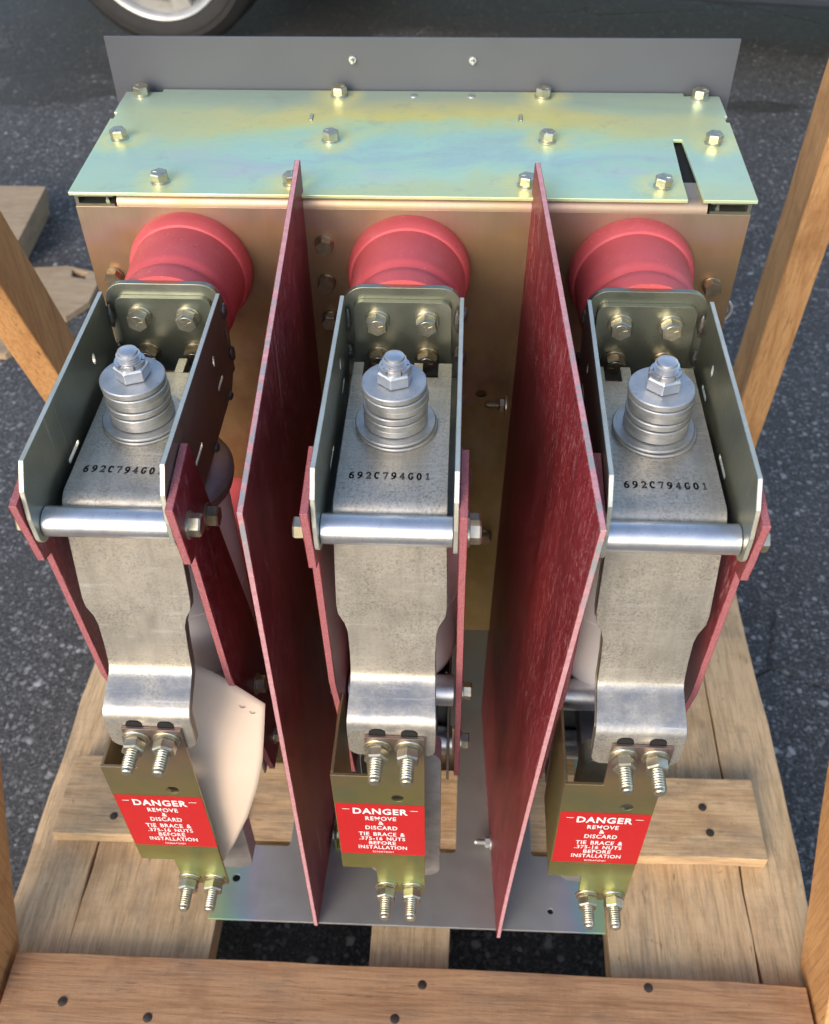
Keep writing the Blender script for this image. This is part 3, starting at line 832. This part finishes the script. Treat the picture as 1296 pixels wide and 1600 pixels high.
# washers, nut, stud
wz = .6062
stack = [(.0272, .0018), (.0268, .0020), (.0212, .0050), (.0210, .0050), (.0212, .0046), (.0208, .0048), (.0210, .0050), (.0212, .0044)]
for r, h in stack:
    bm = bmesh.new(); dx, dy = random.uniform(-.0007, .0007), random.uniform(-.0007, .0007)
    lathe(bm, [(r - .0005, wz), (r, wz + .0005), (r, wz + h - .0006), (r - .0006, wz + h)], (dx, -.1700 + dy, 0), 56)
    link('washer', bm, 'silver', strap, smooth=True)
    wz += h + .00055
bm = bmesh.new(); hexa(bm, .0204, wz, wz + .0088, (0, -.1690), .35, chamfer=.0014)
link('hex_nut', bm, 'chrome', strap, bevel=.0003, seg=2)
bm = bmesh.new()
for k in range(6):                    # slotted crown of the lock nut
    a0, a1 = k * PI / 3 + .12, (k + 1) * PI / 3 - .05
    q = [(.0098 * math.cos(a), .0098 * math.sin(a) - .1690) for a in [a0 + (a1 - a0) * i / 4 for i in range(5)]]
    q += [(.0079 * math.cos(a), .0079 * math.sin(a) - .1690) for a in [a1 - (a1 - a0) * i / 4 for i in range(5)]]
    prism(bm, q, wz + .0088, wz + .0118, 'z')
link('nut_crown', bm, 'chrome', strap)
bm = bmesh.new(); thread(bm, .0077, wz, wz + .0195, .0019, (0, -.1690), 28)
link('threaded_stud', bm, 'chrome', strap, smooth=True)

# stamped number (slab-serif glyphs as thin raised ink ribbons)
def arc(cx, cy, rx, ry, a0, a1, n=10):
    return [(cx + rx * math.cos(math.radians(a0 + (a1 - a0) * i / n)), cy + ry * math.sin(math.radians(a0 + (a1 - a0) * i / n))) for i in range(n + 1)]
GL = {
 '6': [arc(.30, .30, .24, .26, 0, 360, 18), arc(.62, .42, .56, .56, 100, 185, 8)],
 '9': [arc(.30, .70, .24, .26, 0, 360, 18), arc(-.02, .58, .56, .56, -80, 5, 8)],
 '2': [arc(.30, .72, .24, .25, 165, -35, 10) + [(.06, .05)], [(.06, .05), (.56, .05), (.56, .20)]],
 'C': [arc(.32, .5, .27, .46, 50, 310, 18), [(.52, .98), (.52, .70)]],
 '7': [[(.06, .80), (.06, .95), (.56, .95), (.28, .02)]],
 '4': [[(.42, .04), (.42, .96), (.04, .32), (.60, .32)], [(.28, .04), (.56, .04)]],
 'G': [arc(.32, .5, .27, .46, 50, 330, 18) + [(.56, .42)], [(.38, .42), (.62, .42)], [(.52, .98), (.52, .72)]],
 '0': [arc(.30, .5, .24, .46, 0, 360, 22)],
 '1': [[(.12, .80), (.32, .95), (.32, .04)], [(.12, .04), (.52, .04)]],
}
def ribbon(bm, pts, w, z):
    for a, b in zip(pts, pts[1:]):
        d = Vector((b[0] - a[0], b[1] - a[1], 0))
        if d.length < 1e-7: continue
        d.normalize(); n = Vector((-d.y, d.x, 0)) * w / 2; e = d * w * .3
        A = Vector((a[0], a[1], z)) - e; B = Vector((b[0], b[1], z)) + e
        lo = [bm.verts.new(v) for v in (A - n, B - n, B + n, A + n)]
        bm.faces.new(lo)
def stamp(parent, x0, y0, h, pitch, skew=0.):
    bm = bmesh.new(); x = x0
    z = .60612
    for k, ch in enumerate('692C794G01'):
        jy = random.uniform(-.00025, .00025)
        for si, st in enumerate(GL[ch]):
            z += .000004
            ribbon(bm, [(x + u * h * .82, y0 + jy + v * h + skew * (x - x0)) for u, v in st], h * .185, z)
        x += pitch
    return link('stamped_number', bm, 'ink', parent)

# tie brace with warning label
bm = bmesh.new()
YB, YT = -.3072, -.3048
ol = [(-.0455, .3880), (-.0180, .3880), (-.0180, .4408), (.0238, .4400), (.0232, .3000), (.0226, .1965), (-.0170, .1965), (-.0170, .2060), (-.0180, .2400), (-.0455, .2400)]
prism(bm, ol, YB, YT, 'y', [circ(.0030, .3575, .0046, n=20)])
brace = P_(link('tie_brace', bm, ['olive'], BK, bevel=.0004))
bm = bmesh.new(); prism(bm, [(YT + .0001, .3880), (-.236, .3880), (-.236, .2400), (YT + .0001, .2400)], -.0455, -.0431, 'x')
link('brace_flange', bm, 'olive', brace, bevel=.0004)
for x in (-.0093, .0124):
    fastener('nut', 'hex_nut', (x, YB, .4295), (0, -1, 0), 'bolt', brace)
    fastener('stud', 'threaded_stud', (x, YB, .4295), (0, -1, 0), 'bolt', brace)
    fastener('nut', 'hex_nut', (x - .0005, YB, .2070), (0, -1, 0), 'bolt', brace)
    fastener('stud', 'threaded_stud', (x - .0005, YB, .2070), (0, -1, 0), 'bolt', brace)

def text_mesh(body, w, h, cx, z, y, bm, mi, bold=.0):
    """flat lettering fitted to a width and a height, centred on (cx, z)"""
    cu = bpy.data.curves.new('text', 'FONT'); cu.body = body; cu.size = 1.0; cu.align_x = 'CENTER'
    cu.offset = bold; cu.resolution_u = 3; cu.space_character = 1.12; cu.space_word = 1.5
    o = bpy.data.objects.new('text', cu); COL.objects.link(o)
    dg = bpy.context.evaluated_depsgraph_get(); dg.update()
    me = bpy.data.meshes.new_from_object(o.evaluated_get(dg))
    tmp = bmesh.new(); tmp.from_mesh(me)
    xa = min(v.co.x for v in tmp.verts); xb = max(v.co.x for v in tmp.verts); ya = min(v.co.y for v in tmp.verts); yb = max(v.co.y for v in tmp.verts)
    for v in tmp.verts: v.co = Vector((cx + (v.co.x - (xa + xb) / 2) * w / (xb - xa), y, z + (v.co.y - (ya + yb) / 2) * h / (yb - ya)))
    for f in tmp.faces: f.material_index = mi
    me2 = bpy.data.meshes.new('t'); tmp.to_mesh(me2); tmp.free(); bm.from_mesh(me2)
    bpy.data.objects.remove(o); bpy.data.curves.remove(cu); bpy.data.meshes.remove(me); bpy.data.meshes.remove(me2)
bm = bmesh.new()
lx0, lx1, lz0, lz1 = -.0446, .0231, .2665, .3478
box(bm, lx0, lx1, YB - .00030, YB - .00005, lz0, lz1, 0)
cx = -.0107; yt = YB - .00045
H = lz1 - lz0
rows = [('DANGER', .0420, .0092, .872, .030), ('REMOVE', .0238, .0062, .735, .022), ('&', .0042, .0058, .645, .02), ('DISCARD', .0250, .0062, .552, .022),
        ('TIE BRACE &', .0364, .0062, .425, .022), ('.375-16 NUTS', .0366, .0058, .333, .022), ('BEFORE', .0215, .0058, .243, .022), ('INSTALLATION', .0390, .0060, .150, .022),
        ('5236A72H01', .0170, .0027, .055, .01)]
for b, ww, hh, fz, bold in rows:
    text_mesh(b, ww, hh, cx, lz0 + H * fz, yt, bm, 1, bold)
for xa, xb in ((lx0 + .0050, lx0 + .0105), (lx1 - .0110, lx1 - .0050)):
    vs = [bm.verts.new(p) for p in ((xa, yt, lz0 + H * .897), (xb, yt, lz0 + H * .897), (xb, yt, lz0 + H * .906), (xa, yt, lz0 + H * .906))]
    bm.faces.new(vs).material_index = 1
link('warning_label', bm, ['label', 'labelwhite'], brace)

# support arms (red sheet)
ARM = [(-.2310, .6400), (-.2805, .6315), (-.2735, .5770), (-.2640, .5740), (-.2548, .4290), (-.2300, .3300), (-.2120, .2400), (-.2060, .2180), (-.1450, .2180), (-.1560, .3100), (-.1760, .4020), (-.2030, .5200)]
ARM_TUBES = [(-.2620, .6010), (-.2280, .5740), (-.2050, .3520), (-.1850, .2440)]
for s in (-1, 1):
    bm = bmesh.new()
    xa, xb = s * .0434, s * .0484
    prism(bm, ARM, min(xa, xb), max(xa, xb), 'x', cap=0, side=1)
    # slight splay toward the foot
    for v in bm.verts: v.co.x += s * max(0, (.60 - v.co.z)) * .004
    a = P_(link('support_arm', bm, ['red', 'rededge'], BK, bevel=.0004, seg=1))
    for k, (y, z) in enumerate(ARM_TUBES):
        if s < 0 and k == 1: continue
        fastener('side_bolt', 'bolt', (s * (.0485 + max(0, .6 - z) * .004), y, z), (s, 0, 0), 'bolt' if k != 1 else 'boltdark', a, spin=random.uniform(0, 1))
# cross tubes and lower mechanism
lower = []
bm = bmesh.new()
box(bm, -.0405, .0405, -.165, -.020, .205, .2075); box(bm, -.0405, -.0380, -.205, -.020, .2076, .330); box(bm, .0380, .0405, -.205, -.020, .2076, .330)
box(bm, -.0379, .0379, -.1720, -.1690, .2076, .330)
lf = P_(link('lower_frame', bm, 'steel', BK, bevel=.0008))
for (y, z, r) in ((-.2050, .3520, .0130), (-.1850, .2440, .0130)):
    bm = bmesh.new(); lathe(bm, [(r, -.0428), (r, .0428)], (0, y, z), 32, 'x')
    link('spacer_tube', bm, 'tube', lf, smooth=True)
bm = bmesh.new()
prism(bm, rrect(-.0275, .0345, .1600, .3700, .0140, 6), -.2750, -.2560, 'y', cap=0)
P_(link('lower_terminal', bm, 'cast', BK, bevel=.0022, seg=3))
bm = bmesh.new(); box(bm, -.022, .030, -.2558, -.1722, .300, .322)
link('terminal_bar', bm, 'cast', lf, bevel=.001)
# vacuum bottle
bm = bmesh.new()
lathe(bm, [(.030, .3490), (.036, .3530), (.0415, .3600), (.0440, .3720), (.0445, .3850), (.0445, .4410), (.0438, .4418), (.0438, .4426), (.0445, .4434), (.0445, .5330), (.0430, .5400), (.036, .5420)], (0, -.165, 0), 64)
vb = P_(link('vacuum_bottle', bm, 'white', BK, smooth=True))
bm = bmesh.new(); lathe(bm, [(.034, .3220), (.036, .3240), (.036, .3480), (.030, .3486)], (0, -.165, 0), 40)
link('bottle_base_shade', bm, 'black', vb, smooth=True)  # black cylinder standing in for the shade beneath the bottle
bm = bmesh.new(); lathe(bm, [(.0460, .5422), (.0500, .5440), (.0500, .5465), (.0480, .5480), (.0515, .5500), (.0515, .5530), (.0470, .5570), (.030, .5620), (.012, .5640), (.012, .5772)], (0, -.165, 0), 56)
link('spring_disc', bm, 'steel', vb, smooth=True)

# ---- place: originals go to pole 1 (x = -S), copies to poles 2 and 3
all_poles = []
for i, px in enumerate((-S, 0., S)):
    objs = protos if i == 0 else [copy_tree(o, BK) for o in protos]
    all_poles.append(objs)
for o in all_poles[2]:                       # the bowed barrier covers this bolt
    if o.name.startswith('support_arm') and o.data.vertices[0].co.x < 0:
        for ch in list(o.children):
            if ch.location.z > .59: bpy.data.objects.remove(ch)
for i, px in enumerate((-S, 0., S)):
    for o in all_poles[i]: o.location.x += px
    for o in all_poles[i]:
        if o.name.startswith('conductor_strap'):
            stamp(o, (-.0272, -.0268, -.0245)[i], (-.2225, -.2225, -.2250)[i], .0058, .00535, (-.02, .0, .0)[i])
            for ch in o.children:
                n = ch.name.split('.')[0]
                if n in ('washer', 'hex_nut', 'nut_crown', 'threaded_stud'):
                    if n == 'washer': ch.location = (random.uniform(-.0004, .0004), random.uniform(-.0004, .0004), 0)
                    if i == 2: ch.location.x += .0

# ================================================================== tan card sheet at the left pole
bend = [(.19, -.2915), (.25, -.291), (.30, -.289), (.34, -.2845), (.37, -.277), (.40, -.263), (.43, -.240), (.45, -.222)]
def bend_y(z):
    for (z0, y0), (z1, y1) in zip(bend, bend[1:]):
        if z <= z1: return y0 + (y1 - y0) * (z - z0) / (z1 - z0)
    return bend[-1][1]
redge = [(.1985, -.1590), (.2067, -.1535), (.2386, -.1389), (.2802, -.1226), (.3239, -.1098), (.3574, -.1026), (.3808, -.1001), (.4049, -.0982)]
def right_x(z):
    for (z0, x0), (z1, x1) in zip(redge, redge[1:]):
        if z <= z1: return x0 + (x1 - x0) * (z - z0) / (z1 - z0)
    return redge[-1][1]
tedge = [(-.205, .4300), (-.1537, .4286), (-.1450, .4261), (-.1320, .4213), (-.1151, .4131), (-.0982, .4049)]
def top_z(x):
    for (x0, z0), (x1, z1) in zip(tedge, tedge[1:]):
        if x <= x1: return z0 + (z1 - z0) * (x - x0) / (x1 - x0)
    return tedge[-1][1]
bm = bmesh.new(); nu, nv = 24, 40; G = []
for j in range(nv + 1):
    row = []
    for i in range(nu + 1):
        u, v = i / nu, j / nv
        z = .1985 + (.4049 - .1985) * v; xl = -.211 + .008 * v
        x = xl + (right_x(z) - xl) * u
        z2 = .1985 + (top_z(x) - .1985) * v + (1 - v) * .010 * (1 - u)
        row.append(bm.verts.new((x, bend_y(z2) - .0008 * math.sin(PI * u) * math.sin(PI * v), z2)))
    G.append(row)
for j in range(nv):
    for i in range(nu): bm.faces.new((G[j][i], G[j][i + 1], G[j + 1][i + 1], G[j + 1][i]))
bmesh.ops.smooth_vert(bm, verts=[v for v in bm.verts if not v.is_boundary], factor=.5, use_axis_y=True)
card = link('card_sheet', bm, 'card', smooth=True)
sm = card.modifiers.new('thickness', 'SOLIDIFY'); sm.thickness = .0009; sm.offset = 0
for cx_, cz_ in ((-.1155, .4035), (-.1080, .4000)):
    bm = bmesh.new(); pts = [(cx_ - .0022, cz_ + .0006), (cx_ - .0008, cz_ - .0008), (cx_ + .0022, cz_ - .0004)]
    for (xa, za), (xb, zb) in zip(pts, pts[1:]):
        bm.faces.new([bm.verts.new((xx, bend_y(zz) - .0014, zz)) for xx, zz in ((xa, za), (xb, zb), (xb, zb + .0005), (xa, za + .0005))])
    link('pen_mark', bm, 'ink', card)
tag(card, 'curved tan card sheet tucked behind the warning brace of the left pole', 'card sheet')

# ================================================================== scraps beyond the crate
def slab(name, poly, z0, z1, mat, label, cat, holes=(), n=1, gap=.0):
    root = empty(name, (poly[0][0], poly[0][1], z0)); tag(root, label, cat)
    for k in range(n):
        h = (z1 - z0) / n; bm = bmesh.new()
        sh = .006 * k
        prism(bm, [(x - poly[0][0] + sh, y - poly[0][1] - sh * .6) for x, y in poly], h * k + gap * k, h * (k + 1) - .0008, 'z',
              [[(x - poly[0][0], y - poly[0][1]) for x, y in hh] for hh in holes])
        link('board', bm, mat, root, bevel=.001)
    return root
slab('timber_offcut', [(-1.30, 1.445), (-.940, 1.442), (-.925, 1.200), (-1.02, 1.14), (-1.32, 1.18)], -.1355, -.062, 'ply', 'stack of pale timber boards lying at the left edge behind the leaning post', 'timber stack', n=3)
slab('plywood_offcut', [(-1.00, 1.17), (-.8201, 1.1926), (-.755, 1.172), (-.735, 1.120), (-.735, 1.056), (-.7675, 1.000), (-.84, .96), (-1.0, 1.0)], -.1355, -.121, 'ply',
     'flat plywood scrap with a dark notch on the asphalt beside the left post', 'plywood scrap', holes=[[(-.806, 1.178), (-.770, 1.168), (-.768, 1.142), (-.800, 1.150)]])
slab('wood_scrap', [(-.99, .95), (-.875, .935), (-.82, .905), (-.85, .872), (-.98, .86)], -.1355, -.120, 'ply', 'small wood scrap on the asphalt nearest the left pole', 'wood scrap')

# ================================================================== parked car
car = empty('parked_car', (.48, 3.10, -.135)); car.rotation_euler.z = math.atan2(2.2612 - 2.3965, 1.0258 - .6158) * .55
tag(car, 'dark car parked beyond the breaker with one silver wheel in view', 'car')
# local frame: x along the car, y across, near side y = -.9
def cyl_wheel(x, side):
    y = side * .80
    bm = bmesh.new(); sgn = side
    R, W = .325, .205
    prof = [(.235, -W / 2 + .01), (.262, -W / 2), (.274, -W / 2 + .001), (.275, -W / 2 + .004), (.292, -W / 2 + .006), (.293, -W / 2 + .011), (.315, -W / 2 + .028), (R, -W / 2 + .050), (R, W / 2 - .05), (.315, W / 2 - .028), (.292, W / 2 - .006), (.262, W / 2), (.235, W / 2 - .01)]
    lathe(bm, prof, (0, 0, 0), 64, 'y', close=False)
    wt = link('wheel', bm, 'tyre', car, smooth=True); wt.location = (x, y, R)
    bm = bmesh.new()
    lathe(bm, [(.236, sgn * .094), (.232, sgn * .100), (.222, sgn * .096), (.212, sgn * .078), (.206, sgn * .040), (.205, sgn * -.09)], (0, 0, 0), 64, 'y', close=False)
    link('rim', bm, 'rim', wt, smooth=True)
    bm = bmesh.new()
    lathe(bm, [(.204, sgn * .02), (.170, sgn * .030), (.120, sgn * .055), (.060, sgn * .060), (.030, sgn * .075), (.01, sgn * .076)], (0, 0, 0), 48, 'y', close=False)
    link('wheel_disc', bm, 'steel', wt, smooth=True)
    for k in range(5):
        a = 2 * PI * k / 5
        bm = bmesh.new()
        q = []
        for rr, ww in ((.05, -.020), (.05, .020), (.215, .030), (.215, -.030)):
            q.append((rr * math.cos(a) - ww * math.sin(a), rr * math.sin(a) + ww * math.cos(a)))
        prism(bm, q, sgn * .062, sgn * .085, 'y')
        link('spoke', bm, 'rim', wt, bevel=.004)
WX = -1.22
for x in (WX, WX + 2.70):
    for sd_ in (-1, 1): cyl_wheel(x, sd_)
# side outline with wheel arches, extruded across
def arch(cx, r=.375, z0=.17):
    a0 = math.asin((z0 - .325) / r)
    return [(cx + r * math.cos(PI - a0 - (PI - 2 * a0) * i / 14), .325 + r * math.sin(PI - a0 - (PI - 2 * a0) * i / 14)) for i in range(15)]
bo = [(-2.05, .25)] + arch(WX, z0=.232) + arch(WX + 2.7, z0=.232) + [(2.30, .25), (2.36, .45), (2.33, .68), (2.15, .86), (1.2, .93), (-1.9, .93), (-2.08, .80), (-2.12, .5)]
bm = bmesh.new(); prism(bm, bo, -.90, .90, 'y')
link('body', bm, 'carpaint', car, bevel=.03, seg=3, angle=50)
bm = bmesh.new(); prism(bm, [(-1.85, .931), (1.15, .931), (.45, 1.40), (.2, 1.45), (-1.3, 1.45), (-1.55, 1.38)], -.74, .74, 'y')
link('cabin', bm, 'glass', car, bevel=.04, seg=3)
bm = bmesh.new(); prism(bm, [(-1.5, 1.43), (.28, 1.43), (.2, 1.475), (-1.35, 1.475)], -.70, .70, 'y')
link('roof', bm, 'carpaint', car, bevel=.01)
